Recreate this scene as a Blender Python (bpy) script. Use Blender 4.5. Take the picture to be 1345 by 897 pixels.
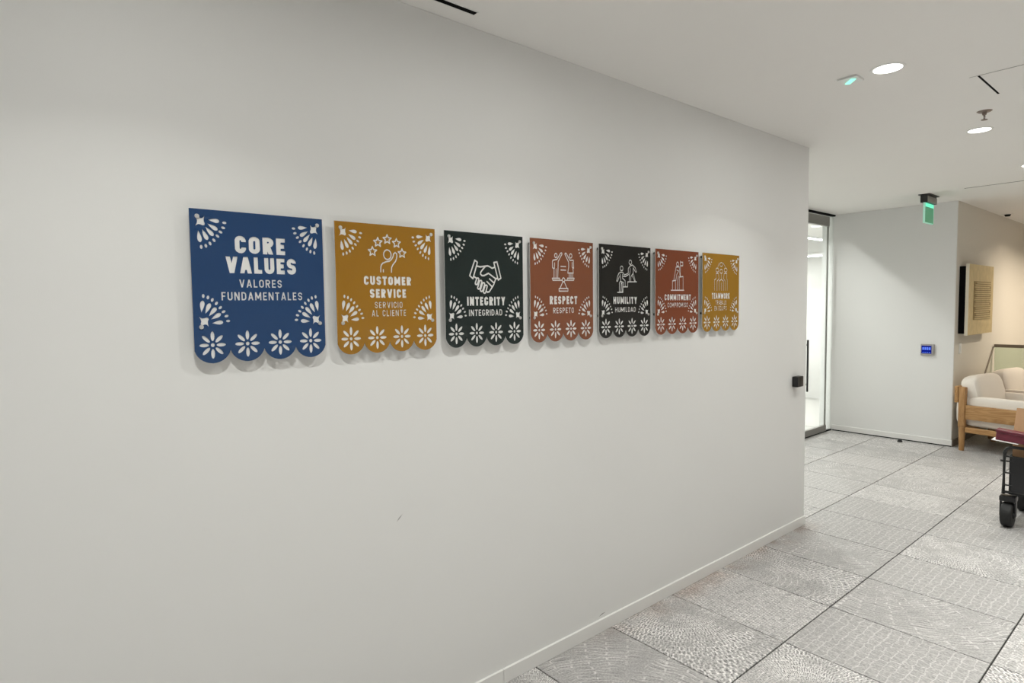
import bpy, bmesh, math, random
import numpy as np
from mathutils import Vector, Matrix
from mathutils.geometry import delaunay_2d_cdt

for o in list(bpy.data.objects):
    bpy.data.objects.remove(o, do_unlink=True)
scene = bpy.context.scene
COL = scene.collection

# ------------------------------------------------------------------ camera
CAM_YAW, CAM_PITCH, CAM_ROLL = 0.69830, -0.05692, -0.01207
cd = bpy.data.cameras.new('camera')
cam = bpy.data.objects.new('camera', cd)
COL.objects.link(cam)
_f = Vector((math.sin(CAM_YAW)*math.cos(CAM_PITCH), math.cos(CAM_YAW)*math.cos(CAM_PITCH), math.sin(CAM_PITCH)))
_r = Vector((math.cos(CAM_YAW), -math.sin(CAM_YAW), 0))
_u = _r.cross(_f)
_r2 = _r*math.cos(CAM_ROLL) + _u*math.sin(CAM_ROLL)
_u2 = -_r*math.sin(CAM_ROLL) + _u*math.cos(CAM_ROLL)
_m = Matrix((_r2, _u2, -_f)).transposed().to_4x4()
_m.translation = (0.0, -1.9743, 1.6282)
cam.matrix_world = _m
cd.sensor_fit = 'HORIZONTAL'
cd.sensor_width = 36.0
cd.lens = 790.76*36.0/1345.0
cd.clip_start = 0.02
scene.camera = cam

# ------------------------------------------------------------------ world, exposure
wd = bpy.data.worlds.new('world')
scene.world = wd
wd.use_nodes = True
wd.node_tree.nodes['Background'].inputs[0].default_value = (0.9, 0.92, 1.0, 1)
wd.node_tree.nodes['Background'].inputs[1].default_value = 0.05
vs = scene.view_settings
vs.view_transform = 'Standard'
vs.look = 'None'
vs.gamma = 1.0
vs.use_curve_mapping = False
vs.exposure = 0.06

# downlights of the lobby (x, y, power, colour)
CEIL = 2.74
WARM = (0.985, 1.0, 0.955)
DOWN_W = 6.3        # tight beam
DOWN_WIDE = 3.8     # soft edge of the beam
LOBBY_FILL_W = 13.5  # lobby rows added out of view to lift the ambient light
ROOM_W = 38.0
CORR_W = 36.0
DOOR_W = 26.0
ROW_A = -0.89
ROW_B = -2.45
ROW_C = -3.9
XS = (-1.3, 0.28, 1.60, 3.26, 4.89, 6.48)

# ------------------------------------------------------------------ materials
def nt(name):
    m = bpy.data.materials.new(name)
    m.use_nodes = True
    t = m.node_tree
    return m, t, t.nodes['Principled BSDF'], t.nodes, t.links

def mat(name, col, rough=0.5, metal=0.0, spec=0.5, noise=0.0, nscale=40.0, bump=0.0, bscale=200.0, emit=None, estr=0.0, coat=0.0):
    m, t, b, N, L = nt(name)
    b.inputs['Base Color'].default_value = (*col, 1)
    b.inputs['Roughness'].default_value = rough
    b.inputs['Metallic'].default_value = metal
    b.inputs['Specular IOR Level'].default_value = spec
    b.inputs['Coat Weight'].default_value = coat
    if emit:
        b.inputs['Emission Color'].default_value = (*emit, 1)
        b.inputs['Emission Strength'].default_value = estr
    tc = N.new('ShaderNodeTexCoord')
    if noise > 0:
        n = N.new('ShaderNodeTexNoise'); n.inputs['Scale'].default_value = nscale; n.inputs['Detail'].default_value = 4
        L.new(tc.outputs['Object'], n.inputs['Vector'])
        mx = N.new('ShaderNodeMix'); mx.data_type = 'RGBA'
        mx.inputs['A'].default_value = (*[c*(1-noise) for c in col], 1)
        mx.inputs['B'].default_value = (*[min(1, c*(1+noise)) for c in col], 1)
        L.new(n.outputs['Fac'], mx.inputs['Factor']); L.new(mx.outputs['Result'], b.inputs['Base Color'])
    if bump > 0:
        n = N.new('ShaderNodeTexNoise'); n.inputs['Scale'].default_value = bscale; n.inputs['Detail'].default_value = 3
        L.new(tc.outputs['Object'], n.inputs['Vector'])
        bp = N.new('ShaderNodeBump'); bp.inputs['Strength'].default_value = bump; bp.inputs['Distance'].default_value = 0.002
        L.new(n.outputs['Fac'], bp.inputs['Height']); L.new(bp.outputs['Normal'], b.inputs['Normal'])
    return m

def mat_wood(name, c1, c2, axis=0, scale=9.0):
    m, t, b, N, L = nt(name)
    tc = N.new('ShaderNodeTexCoord'); mp = N.new('ShaderNodeMapping')
    s = [scale, scale, scale]; s[axis] = scale*0.12
    mp.inputs['Scale'].default_value = s
    L.new(tc.outputs['Object'], mp.inputs['Vector'])
    n = N.new('ShaderNodeTexNoise'); n.inputs['Scale'].default_value = 1.6; n.inputs['Detail'].default_value = 5; n.inputs['Distortion'].default_value = 0.6
    L.new(mp.outputs['Vector'], n.inputs['Vector'])
    w = N.new('ShaderNodeMath'); w.operation = 'MULTIPLY'; w.inputs[1].default_value = 16
    L.new(n.outputs['Fac'], w.inputs[0])
    fr = N.new('ShaderNodeMath'); fr.operation = 'PINGPONG'; fr.inputs[1].default_value = 1.0
    L.new(w.outputs[0], fr.inputs[0])
    mx = N.new('ShaderNodeMix'); mx.data_type = 'RGBA'
    mx.inputs['A'].default_value = (*c1, 1); mx.inputs['B'].default_value = (*c2, 1)
    L.new(fr.outputs[0], mx.inputs['Factor']); L.new(mx.outputs['Result'], b.inputs['Base Color'])
    b.inputs['Roughness'].default_value = 0.45
    return m

def mat_thin_glass(name, tint, gloss_ior=1.45, haze=0.0, hazecol=(0.9, 0.95, 0.92)):
    m = bpy.data.materials.new(name); m.use_nodes = True
    t = m.node_tree; N = t.nodes; L = t.links; N.clear()
    out = N.new('ShaderNodeOutputMaterial')
    tr = N.new('ShaderNodeBsdfTransparent'); tr.inputs[0].default_value = (*tint, 1)
    gl = N.new('ShaderNodeBsdfGlossy'); gl.inputs['Roughness'].default_value = 0.02; gl.inputs[0].default_value = (1, 1, 1, 1)
    fr = N.new('ShaderNodeFresnel'); fr.inputs[0].default_value = gloss_ior
    mx = N.new('ShaderNodeMixShader')
    # same index of refraction from both sides of the thin sheet
    ge = N.new('ShaderNodeNewGeometry'); io = N.new('ShaderNodeMix'); io.data_type = 'FLOAT'
    io.inputs['A'].default_value = gloss_ior; io.inputs['B'].default_value = 1/gloss_ior
    L.new(ge.outputs['Backfacing'], io.inputs['Factor']); L.new(io.outputs['Result'], fr.inputs[0])
    L.new(fr.outputs[0], mx.inputs[0])
    if haze > 0:
        df = N.new('ShaderNodeBsdfDiffuse'); df.inputs[0].default_value = (*hazecol, 1)
        m2 = N.new('ShaderNodeMixShader'); m2.inputs[0].default_value = haze
        L.new(tr.outputs[0], m2.inputs[1]); L.new(df.outputs[0], m2.inputs[2]); L.new(m2.outputs[0], mx.inputs[1])
    else:
        L.new(tr.outputs[0], mx.inputs[1])
    L.new(gl.outputs[0], mx.inputs[2]); L.new(mx.outputs[0], out.inputs[0])
    return m

def mat_emit(name, col, s):
    m = bpy.data.materials.new(name); m.use_nodes = True
    N = m.node_tree.nodes; L = m.node_tree.links; N.clear()
    out = N.new('ShaderNodeOutputMaterial'); e = N.new('ShaderNodeEmission')
    e.inputs[0].default_value = (*col, 1); e.inputs[1].default_value = s
    L.new(e.outputs[0], out.inputs[0])
    return m

def mat_tile(name, kind):
    """chiselled stone: light grooves in grey stone; kind sets the carving"""
    m, t, b, N, L = nt(name)
    def math_(op, a, c=None):
        n = N.new('ShaderNodeMath'); n.operation = op
        for i, v in enumerate((a, c)):
            if v is None: continue
            if isinstance(v, (int, float)): n.inputs[i].default_value = v
            else: L.new(v, n.inputs[i])
        return n.outputs[0]
    tc = N.new('ShaderNodeTexCoord'); oi = N.new('ShaderNodeObjectInfo')
    rnd = oi.outputs['Random']
    r2 = math_('FRACT', math_('MULTIPLY', rnd, 17.31))
    r3 = math_('FRACT', math_('MULTIPLY', rnd, 91.7))
    # warp
    off = N.new('ShaderNodeCombineXYZ'); L.new(math_('MULTIPLY', rnd, 37.0), off.inputs[0]); L.new(math_('MULTIPLY', r2, 53.0), off.inputs[1])
    add = N.new('ShaderNodeVectorMath'); add.operation = 'ADD'
    L.new(tc.outputs['Object'], add.inputs[0]); L.new(off.outputs[0], add.inputs[1])
    nz = N.new('ShaderNodeTexNoise'); nz.inputs['Scale'].default_value = 20.0 if kind == 'wave' else 9.0; nz.inputs['Detail'].default_value = 2
    L.new(add.outputs[0], nz.inputs['Vector'])
    sub = N.new('ShaderNodeVectorMath'); sub.operation = 'SUBTRACT'; L.new(nz.outputs['Color'], sub.inputs[0]); sub.inputs[1].default_value = (0.5, 0.5, 0.5)
    sc = N.new('ShaderNodeVectorMath'); sc.operation = 'SCALE'; L.new(sub.outputs[0], sc.inputs[0])
    sc.inputs['Scale'].default_value = {'fan': 0.03, 'rows': 0.012, 'wave': 0.035, 'arc': 0.06}[kind]
    wp = N.new('ShaderNodeVectorMath'); wp.operation = 'ADD'; L.new(tc.outputs['Object'], wp.inputs[0]); L.new(sc.outputs[0], wp.inputs[1])
    sx = N.new('ShaderNodeSeparateXYZ'); L.new(wp.outputs[0], sx.inputs[0])
    X, Y = sx.outputs[0], sx.outputs[1]
    if kind in ('fan', 'arc'):
        k = 0.45 if kind == 'fan' else 0.9
        px = math_('SUBTRACT', X, math_('MULTIPLY', math_('SUBTRACT', r2, 0.5), k))
        py = math_('SUBTRACT', Y, math_('MULTIPLY', math_('SUBTRACT', r3, 0.5), k))
        rr = math_('SQRT', math_('ADD', math_('MULTIPLY', px, px), math_('MULTIPLY', py, py)))
        th = math_('MULTIPLY', math_('ARCTAN2', py, px), 0.22)
        u, v = th, rr
    elif kind == 'rows':
        u, v = Y, X
    else:
        u, v = X, Y
    cb = N.new('ShaderNodeCombineXYZ'); L.new(u, cb.inputs[0]); L.new(v, cb.inputs[1])
    br = N.new('ShaderNodeTexBrick')
    L.new(cb.outputs[0], br.inputs['Vector'])
    br.inputs['Scale'].default_value = 1.0
    P = {'fan': (0.0105, 0.034, 0.0022), 'rows': (0.075, 0.0150, 0.0030), 'wave': (0.050, 0.043, 0.0034), 'arc': (0.06, 0.022, 0.0022)}[kind]
    br.inputs['Brick Width'].default_value = P[0]; br.inputs['Row Height'].default_value = P[1]
    br.inputs['Mortar Size'].default_value = P[2]; br.inputs['Mortar Smooth'].default_value = 0.5
    br.inputs['Color1'].default_value = (0, 0, 0, 1); br.inputs['Color2'].default_value = (0.18, 0.18, 0.18, 1); br.inputs['Mortar'].default_value = (1, 1, 1, 1)
    br.offset = 0.5
    # patches where the carving fades
    nf = N.new('ShaderNodeTexNoise'); nf.inputs['Scale'].default_value = 6.0; nf.inputs['Detail'].default_value = 3
    L.new(add.outputs[0], nf.inputs['Vector'])
    mr = N.new('ShaderNodeMapRange'); L.new(nf.outputs['Fac'], mr.inputs['Value'])
    mr.inputs['From Min'].default_value = 0.38; mr.inputs['From Max'].default_value = 0.6
    mr.inputs['To Min'].default_value = {'fan': 0.25, 'rows': 0.6, 'wave': 0.7, 'arc': 0.15}[kind]; mr.inputs['To Max'].default_value = 1.0
    g = N.new('ShaderNodeTexNoise'); g.inputs['Scale'].default_value = 120.0; g.inputs['Detail'].default_value = 4
    L.new(add.outputs[0], g.inputs['Vector'])
    fac = math_('MULTIPLY', br.outputs['Color'], math_('MULTIPLY', mr.outputs[0], math_('ADD', math_('MULTIPLY', g.outputs['Fac'], 1.1), 0.25)))
    stv = N.new('ShaderNodeVectorMath'); stv.operation = 'MULTIPLY'; L.new(cb.outputs[0], stv.inputs[0]); stv.inputs[1].default_value = (26, 260, 1) if kind in ('rows', 'arc') else (230, 60, 1)
    chip = N.new('ShaderNodeTexNoise'); chip.inputs['Scale'].default_value = 1.0; chip.inputs['Detail'].default_value = 2
    L.new(stv.outputs[0], chip.inputs['Vector'])
    chips = math_('MULTIPLY', math_('SUBTRACT', chip.outputs['Fac'], 0.5), math_('ADD', math_('MULTIPLY', mr.outputs[0], 1.6), 0.3))
    fac2 = math_('ADD', math_('ADD', math_('MULTIPLY', fac, 0.62), chips), math_('ADD', math_('MULTIPLY', math_('SUBTRACT', g.outputs['Fac'], 0.5), 0.9), 0.33))
    cr = N.new('ShaderNodeMapRange'); L.new(fac2, cr.inputs['Value'])
    mx = N.new('ShaderNodeMix'); mx.data_type = 'RGBA'
    con = {'fan': 1.0, 'rows': 0.95, 'wave': 0.46, 'arc': 0.66}[kind]
    base = np.array(TILE_MID)
    mx.inputs['A'].default_value = (*(base*(1-0.82*con)), 1); mx.inputs['B'].default_value = (*np.minimum(base*(1+1.2*con), 0.92), 1)
    L.new(cr.outputs[0], mx.inputs['Factor'])
    tint = N.new('ShaderNodeHueSaturation'); L.new(mx.outputs['Result'], tint.inputs['Color'])
    L.new(math_('ADD', math_('MULTIPLY', rnd, 0.12), 0.94), tint.inputs['Value'])
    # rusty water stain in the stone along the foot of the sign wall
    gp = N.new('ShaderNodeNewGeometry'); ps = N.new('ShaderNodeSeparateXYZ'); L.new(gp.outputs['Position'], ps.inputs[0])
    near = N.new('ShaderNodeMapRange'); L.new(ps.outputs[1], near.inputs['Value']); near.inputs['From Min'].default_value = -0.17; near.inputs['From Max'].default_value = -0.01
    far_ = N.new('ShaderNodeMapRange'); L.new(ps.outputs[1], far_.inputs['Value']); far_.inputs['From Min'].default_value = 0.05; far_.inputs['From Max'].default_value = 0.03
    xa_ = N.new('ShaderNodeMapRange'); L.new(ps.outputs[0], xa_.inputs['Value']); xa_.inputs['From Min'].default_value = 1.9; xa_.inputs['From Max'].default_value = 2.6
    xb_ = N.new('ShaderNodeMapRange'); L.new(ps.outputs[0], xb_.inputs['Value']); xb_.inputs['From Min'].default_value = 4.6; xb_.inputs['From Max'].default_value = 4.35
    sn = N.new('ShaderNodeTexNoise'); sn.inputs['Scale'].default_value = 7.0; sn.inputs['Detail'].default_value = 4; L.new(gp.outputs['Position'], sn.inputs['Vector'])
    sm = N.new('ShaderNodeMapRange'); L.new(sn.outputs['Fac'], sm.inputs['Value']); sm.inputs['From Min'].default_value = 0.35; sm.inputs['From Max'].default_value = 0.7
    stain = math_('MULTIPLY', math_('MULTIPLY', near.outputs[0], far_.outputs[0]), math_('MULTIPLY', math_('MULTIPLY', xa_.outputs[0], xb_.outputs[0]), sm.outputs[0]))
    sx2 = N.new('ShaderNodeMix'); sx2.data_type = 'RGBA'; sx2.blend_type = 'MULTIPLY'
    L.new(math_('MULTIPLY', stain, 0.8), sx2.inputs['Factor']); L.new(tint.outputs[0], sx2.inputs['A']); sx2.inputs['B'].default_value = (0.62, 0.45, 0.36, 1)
    L.new(sx2.outputs['Result'], b.inputs['Base Color'])
    b.inputs['Roughness'].default_value = 0.55
    bp = N.new('ShaderNodeBump'); bp.inputs['Strength'].default_value = 0.35; bp.inputs['Distance'].default_value = 0.0015
    L.new(fac, bp.inputs['Height']); L.new(bp.outputs['Normal'], b.inputs['Normal'])
    return m

TILE_MID = (0.390, 0.376, 0.368)
M = {}
M['wall'] = mat('wall_paint', (0.78, 0.775, 0.762), 0.55, noise=0.012, nscale=1.3, bump=0.08, bscale=420)
M['ceil'] = mat('ceiling_paint', (0.86, 0.845, 0.82), 0.8, noise=0.01, nscale=2.0)
M['warmwall'] = mat('warm_tinted_wall', (0.69, 0.65, 0.58), 0.6, noise=0.05, nscale=60, bump=0.2, bscale=300)  # off-white wall, some of the corridor's warm light put into its colour
M['base'] = mat('baseboard_paint', (0.80, 0.79, 0.77), 0.4)
M['grout'] = mat('dark_grout', (0.028, 0.026, 0.024), 0.9)
M['black'] = mat('black_plastic', (0.006, 0.006, 0.007), 0.35)
M['blackmatte'] = mat('black_matte', (0.004, 0.004, 0.004), 0.9, spec=0.1)
M['whiteplastic'] = mat('white_plastic', (0.8, 0.8, 0.78), 0.4)
M['steel'] = mat('brushed_steel', (0.75, 0.75, 0.74), 0.4, metal=1.0)
M['darksteel'] = mat('dark_steel', (0.10, 0.095, 0.09), 0.4, metal=0.8)
M['rail'] = mat('grey_metal_rail', (0.30, 0.29, 0.27), 0.45, metal=0.6)
M['whiteframe'] = mat('white_frame', (0.85, 0.86, 0.85), 0.35)
M['glass'] = mat_thin_glass('door_glass', (0.945, 0.965, 0.955), 1.35, 0.10)
M['guardglass'] = mat_thin_glass('guard_glass', (0.86, 0.92, 0.86), 1.4, 0.06, (0.6, 0.66, 0.55))
M['clear'] = mat_thin_glass('frosted_acrylic', (0.97, 0.97, 0.97), 1.25, 0.78, (0.95, 0.94, 0.92))
M['lens'] = mat_emit('lamp_lens', (1.0, 0.98, 0.94), 6.0)
M['wood'] = mat_wood('oak', (0.33, 0.165, 0.055), (0.47, 0.27, 0.11), 1)
M['woodx'] = mat_wood('oak_cross', (0.33, 0.165, 0.055), (0.47, 0.27, 0.11), 0)
M['woodz'] = mat_wood('oak_post', (0.33, 0.165, 0.055), (0.45, 0.25, 0.10), 2)
M['fabric'] = mat('cream_fabric', (0.80, 0.74, 0.67), 0.9, spec=0.1, noise=0.04, nscale=200, bump=0.3, bscale=500)
M['card'] = mat('cardboard', (0.44, 0.26, 0.14), 0.8, noise=0.08, nscale=30)
M['maroon'] = mat('maroon_plastic', (0.14, 0.018, 0.035), 0.35, noise=0.4, nscale=25)
M['paper'] = mat('paper', (0.85, 0.84, 0.82), 0.7)
M['canvas'] = mat('black_canvas', (0.022, 0.022, 0.024), 0.8, noise=0.2, nscale=120, bump=0.3, bscale=400)
M['rubber'] = mat('rubber', (0.008, 0.008, 0.008), 0.6, bump=0.4, bscale=90)
M['tubeblack'] = mat('black_tube', (0.006, 0.006, 0.006), 0.35)
TILE = [mat_tile('carved_stone_'+k, k) for k in ('fan', 'rows', 'wave', 'arc')]

# ------------------------------------------------------------------ helpers
def link(name, me, m=None, parent=None, loc=(0, 0, 0), rz=0.0):
    o = bpy.data.objects.new(name, me)
    COL.objects.link(o)
    if m is not None and me is not None and not me.materials:
        me.materials.append(m)
    o.location = loc
    o.rotation_euler = (0, 0, rz)
    if parent is not None:
        o.parent = parent
    return o

def to_obj(name, bm, m, parent=None, loc=(0, 0, 0), rz=0.0, smooth=False):
    me = bpy.data.meshes.new(name)
    bmesh.ops.recalc_face_normals(bm, faces=bm.faces)
    bm.to_mesh(me); bm.free()
    if smooth:
        me.polygons.foreach_set('use_smooth', [True]*len(me.polygons))
        me.set_sharp_from_angle(angle=math.radians(40))
    return link(name, me, m, parent, loc, rz)

def box(bm, x0, y0, z0, x1, y1, z1, bev=0.0, seg=2):
    g = bmesh.ops.create_cube(bm, size=1.0)
    vs_ = g['verts']
    for v in vs_:
        v.co = Vector(((x0+x1)/2+v.co.x*abs(x1-x0), (y0+y1)/2+v.co.y*abs(y1-y0), (z0+z1)/2+v.co.z*abs(z1-z0)))
    if bev > 0:
        es = list({e for v in vs_ for e in v.link_edges})
        bmesh.ops.bevel(bm, geom=es, offset=bev, segments=seg, affect='EDGES', profile=0.5)
    return bm

def boxo(name, b, m, parent=None, bev=0.0, seg=2, loc=(0, 0, 0), rz=0.0):
    bm = bmesh.new(); box(bm, *b, bev=bev, seg=seg)
    return to_obj(name, bm, m, parent, loc, rz, smooth=bev > 0.0045)

def cyl(bm, a, b, r0, r1=None, n=16, cap=True):
    a = Vector(a); b = Vector(b); r1 = r0 if r1 is None else r1
    d = (b-a); L_ = d.length
    q = Vector((0, 0, 1)).rotation_difference(d.normalized()).to_matrix().to_4x4()
    mm = Matrix.Translation((a+b)/2) @ q
    bmesh.ops.create_cone(bm, cap_ends=cap, segments=n, radius1=r0, radius2=r1, depth=L_, matrix=mm)

def tube(bm, pts, r, n=8):
    pts = [Vector(p) for p in pts]
    rings = []
    up = Vector((0, 0, 1))
    for i, p in enumerate(pts):
        d = (pts[min(i+1, len(pts)-1)]-pts[max(i-1, 0)]).normalized()
        s = d.cross(up)
        if s.length < 1e-3: s = d.cross(Vector((1, 0, 0)))
        s.normalize(); t_ = s.cross(d)
        rings.append([bm.verts.new(p+(s*math.cos(k*2*math.pi/n)+t_*math.sin(k*2*math.pi/n))*r) for k in range(n)])
    for i in range(len(rings)-1):
        for k in range(n):
            bm.faces.new((rings[i][k], rings[i][(k+1) % n], rings[i+1][(k+1) % n], rings[i+1][k]))
    bm.faces.new(rings[0]); bm.faces.new(rings[-1])

def cushion(bm, c, s, e=0.28, n=20, m_=12, mtx=None):
    """puffy superellipsoid"""
    def sp(v, p): return math.copysign(abs(v)**p, v)
    rows = []
    for j in range(m_+1):
        ph = -math.pi/2+math.pi*j/m_
        row = []
        for i in range(n):
            th = 2*math.pi*i/n
            p = Vector((s[0]/2*sp(math.cos(ph), e*1.6)*sp(math.cos(th), e), s[1]/2*sp(math.cos(ph), e*1.6)*sp(math.sin(th), e), s[2]/2*sp(math.sin(ph), e*1.9)))
            if mtx is not None: p = mtx @ p
            row.append(bm.verts.new(p+Vector(c)))
        rows.append(row)
    for j in range(m_):
        for i in range(n):
            bm.faces.new((rows[j][i], rows[j][(i+1) % n], rows[j+1][(i+1) % n], rows[j+1][i]))
    bmesh.ops.remove_doubles(bm, verts=bm.verts, dist=1e-4)

def empty(name, loc=(0, 0, 0), rz=0.0):
    o = bpy.data.objects.new(name, None); COL.objects.link(o)
    o.location = loc; o.rotation_euler = (0, 0, rz); o.empty_display_size = 0.1
    return o

def tag(o, label, cat, group=None):
    o['label'] = label; o['category'] = cat
    if group: o['group'] = group
    return o

def struct(o, label=None):
    o['kind'] = 'structure'
    if label: o['label'] = label
    return o

def copy_tree(o, parent=None):
    c = o.copy(); COL.objects.link(c); c.parent = parent
    for ch in [k for k in bpy.data.objects if k.parent == o]:
        copy_tree(ch, c)
    return c

random.seed(5)
# ------------------------------------------------------------------ the shell
XC = 4.4583          # end of the sign wall
XB = 8.081           # wall with the keypad
YD = 1.29            # glass front
XL, XR, YB = -3.2, 13.2, -4.9

# floor: dark joint bed with carved stone tiles laid on it
fl = struct(boxo('floor', (XL, YB, -0.06, XR, 1.43, -0.006), M['grout']), 'grey carved stone tile floor with dark joints')
TX, TY, A0, J1Y = 0.5195, 0.6917, 2.8051, -0.650
tile_me = []
for k in range(4):
    bm = bmesh.new()
    gx, gy = 0.0032, 0.0034
    box(bm, -TX/2+gx, -TY/2+gy, -0.016, TX/2-gx, TY/2-gy, 0.0, bev=0.0012, seg=1)
    bmesh.ops.recalc_face_normals(bm, faces=bm.faces)
    me = bpy.data.meshes.new('tile'); bm.to_mesh(me); bm.free(); me.materials.append(TILE[k]); tile_me.append(me)
pattern = {}
for i in range(-8, 20):
    for j in range(-4, 3):
        x = A0+(i+0.5)*TX; y = J1Y+(j+0.5)*TY
        if x < -1.2 and j < -3: continue
        k = random.choice((0, 1, 2, 3, 0, 1, 2))
        fixed = {(-1, 0): 0, (0, 0): 1, (1, 0): 0, (-2, 0): 3, (-3, 0): 0, (-1, -1): 0, (0, -1): 2, (1, -1): 3, (2, -1): 2, (2, 0): 3, (3, 0): 2, (0, -2): 0, (1, -2): 1}
        k = fixed.get((i, j), k)
        if i > 4 and (i, j) not in fixed: k = random.choice((3, 3, 1, 2))
        o = link('tile', tile_me[k], None, fl, (x, y, 0.0))
        if (i+j) % 2: o.rotation_euler = (0, 0, math.pi)

bm = bmesh.new()
box(bm, XL, 1.43, -0.06, XR, 5.2, 0.0)
struct(to_obj('floor', bm, mat('pale_stone', (0.5, 0.49, 0.47), 0.4)), 'pale floor of the room behind the glass door')

struct(boxo('ceiling', (XL, YB, CEIL, XR, 5.2, CEIL+0.08), M['ceil']), 'white painted ceiling')
wl = struct(boxo('wall_left', (XL, 0.0, 0.0, XC, YD+0.02, CEIL), M['wall'], bev=0.003), 'long off-white wall carrying the seven sign panels')
# small marks on the wall paint
def mark(p0, p1, wd_):
    bm = bmesh.new()
    a = Vector((p0[0], 0, p0[1])); b = Vector((p1[0], 0, p1[1])); d = (b-a).normalized(); n_ = Vector((-d.z, 0, d.x))*wd_
    mid = (a+b)/2+n_*0.8
    f_ = [bm.verts.new(v+Vector((0, -0.0008, 0))) for v in (a, mid-n_*0.9, b, mid+n_*0.9)]
    g_ = [bm.verts.new(v.co+Vector((0, 0.0007, 0))) for v in f_]
    bm.faces.new(f_); bm.faces.new(g_[::-1])
    for i in range(4): bm.faces.new((f_[i], f_[(i+1) % 4], g_[(i+1) % 4], g_[i]))
    return to_obj('scuff_mark', bm, mat('scuff', (0.16, 0.15, 0.14), 0.7), wl)
mark((1.085, 0.833), (1.108, 0.855), 0.0016)
mark((2.205, 0.077), (2.25, 0.086), 0.0022)

wb = struct(boxo('wall_back', (XB, -0.012, 0.0, XR, YD+0.02, CEIL), M['wall'], bev=0.003), 'off-white wall with the keypad beside the glass door')
struct(boxo('wall_corridor', (XB+0.004, -0.016, 0.0, XR, -0.0125, CEIL), M['warmwall']), 'off-white corridor wall with warm light tinted in, behind the hung artwork')
struct(boxo('wall_front', (XL, YB-0.1, 0, XR, YB, CEIL), M['wall']), 'wall opposite the sign panels')
struct(boxo('wall_near', (XL-0.1, YB, 0, XL, 1.43, CEIL), M['wall']), 'wall behind the camera')
struct(boxo('wall_far', (XR, YB, 0, XR+0.1, 5.2, CEIL), M['warmwall']), 'far end wall of the corridor')
struct(boxo('wall_room_side', (XC-0.1, YD+0.02, 0, XC, 5.2, CEIL), M['wall']), 'side wall of the room behind the glass')
struct(boxo('wall_room_end', (10.6, YD+0.02, 0, 10.7, 5.2, CEIL), M['wall']), 'end wall of the room behind the glass')
struct(boxo('wall_room_back', (XC-0.1, 5.2, 0, XR, 5.3, CEIL), M['wall']), 'back wall of the room behind the glass')

# baseboards
b1 = struct(boxo('baseboard_left', (XL, -0.012, 0.0, 1.578, 0.0, 0.063), M['base'], bev=0.0015), 'low white baseboard under the sign panels')
b2 = boxo('baseboard_length', (1.5795, -0.012, 0.0, XC+0.001, 0.0, 0.063), M['base'], b1, bev=0.0015)
struct(boxo('baseboard_back', (XB-0.012, -0.020, 0.012, XB, YD-0.03, 0.072), M['base'], bev=0.0015), 'low white baseboard under the keypad wall')
boxo('shadow_gap', (XB-0.006, -0.016, 0.0, XB, YD-0.03, 0.012), M['blackmatte'], bpy.data.objects['baseboard_back'])
struct(boxo('baseboard_corridor', (XB+0.01, -0.028, 0.0, XR, -0.016, 0.072), mat('brown_base', (0.22, 0.18, 0.14), 0.5)), 'brown corridor baseboard behind the armchairs')

# ------------------------------------------------------------------ glass front and door
d1 = struct(empty('door_1', (7.4, YD, 0)), 'frameless glass door with grey metal rails')
def dpart(name, b, m, parent=d1, bev=0.0):
    return boxo(name, (b[0]-7.4, b[1]-YD, b[2], b[3]-7.4, b[4]-YD, b[5]), m, parent, bev)
dpart('glass_pane', (6.95, YD-0.006, 0.075, 7.915, YD+0.006, 2.62), M['glass'])
dpart('top_rail', (6.95, YD-0.022, 2.585, 7.915, YD+0.022, 2.705), M['rail'], bev=0.003)
dpart('bottom_rail', (6.95, YD-0.022, 0.012, 7.915, YD+0.022, 0.085), M['rail'], bev=0.003)
dpart('edge_seal', (7.915, YD-0.010, 0.012, 7.921, YD+0.010, 2.705), M['rail'])
dpart('side_glass', (7.921, YD-0.006, 0.012, XB, YD+0.006, 2.722), M['glass'])
dpart('header_track', (XC, YD-0.024, 2.722, XB, YD+0.024, CEIL), M['blackmatte'])
dpart('threshold', (6.95, YD-0.02, 0.0, XB, YD+0.02, 0.010), M['blackmatte'])
h_ = dpart('pull_handle', (7.255, YD-0.075, 0.58, 7.275, YD-0.055, 1.20), M['black'], bev=0.006)
for z_ in (0.66, 1.13):
    dpart('handle_mount', (7.258, YD-0.056, z_, 7.272, YD-0.006, z_+0.014), M['black'], h_)
tr = struct(boxo('trim_1', (XB, YD+0.02, 0.0, 8.6, YD+0.135, CEIL), M['whiteframe'], bev=0.003), 'white door jamb seen through the glass')
w1 = struct(empty('window_1', (5.7, YD, 0)), 'fixed glass panel beside the glass door')
boxo('glass_pane', (XC-5.7, -0.006, 0.06, 6.93-5.7, 0.006, 2.66), M['glass'], w1)
boxo('bottom_rail', (XC-5.7, -0.022, 0.0, 6.93-5.7, 0.022, 0.07), M['rail'], w1)
boxo('top_rail', (XC-5.7, -0.022, 2.65, 6.93-5.7, 0.022, 2.722), M['rail'], w1)

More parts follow.
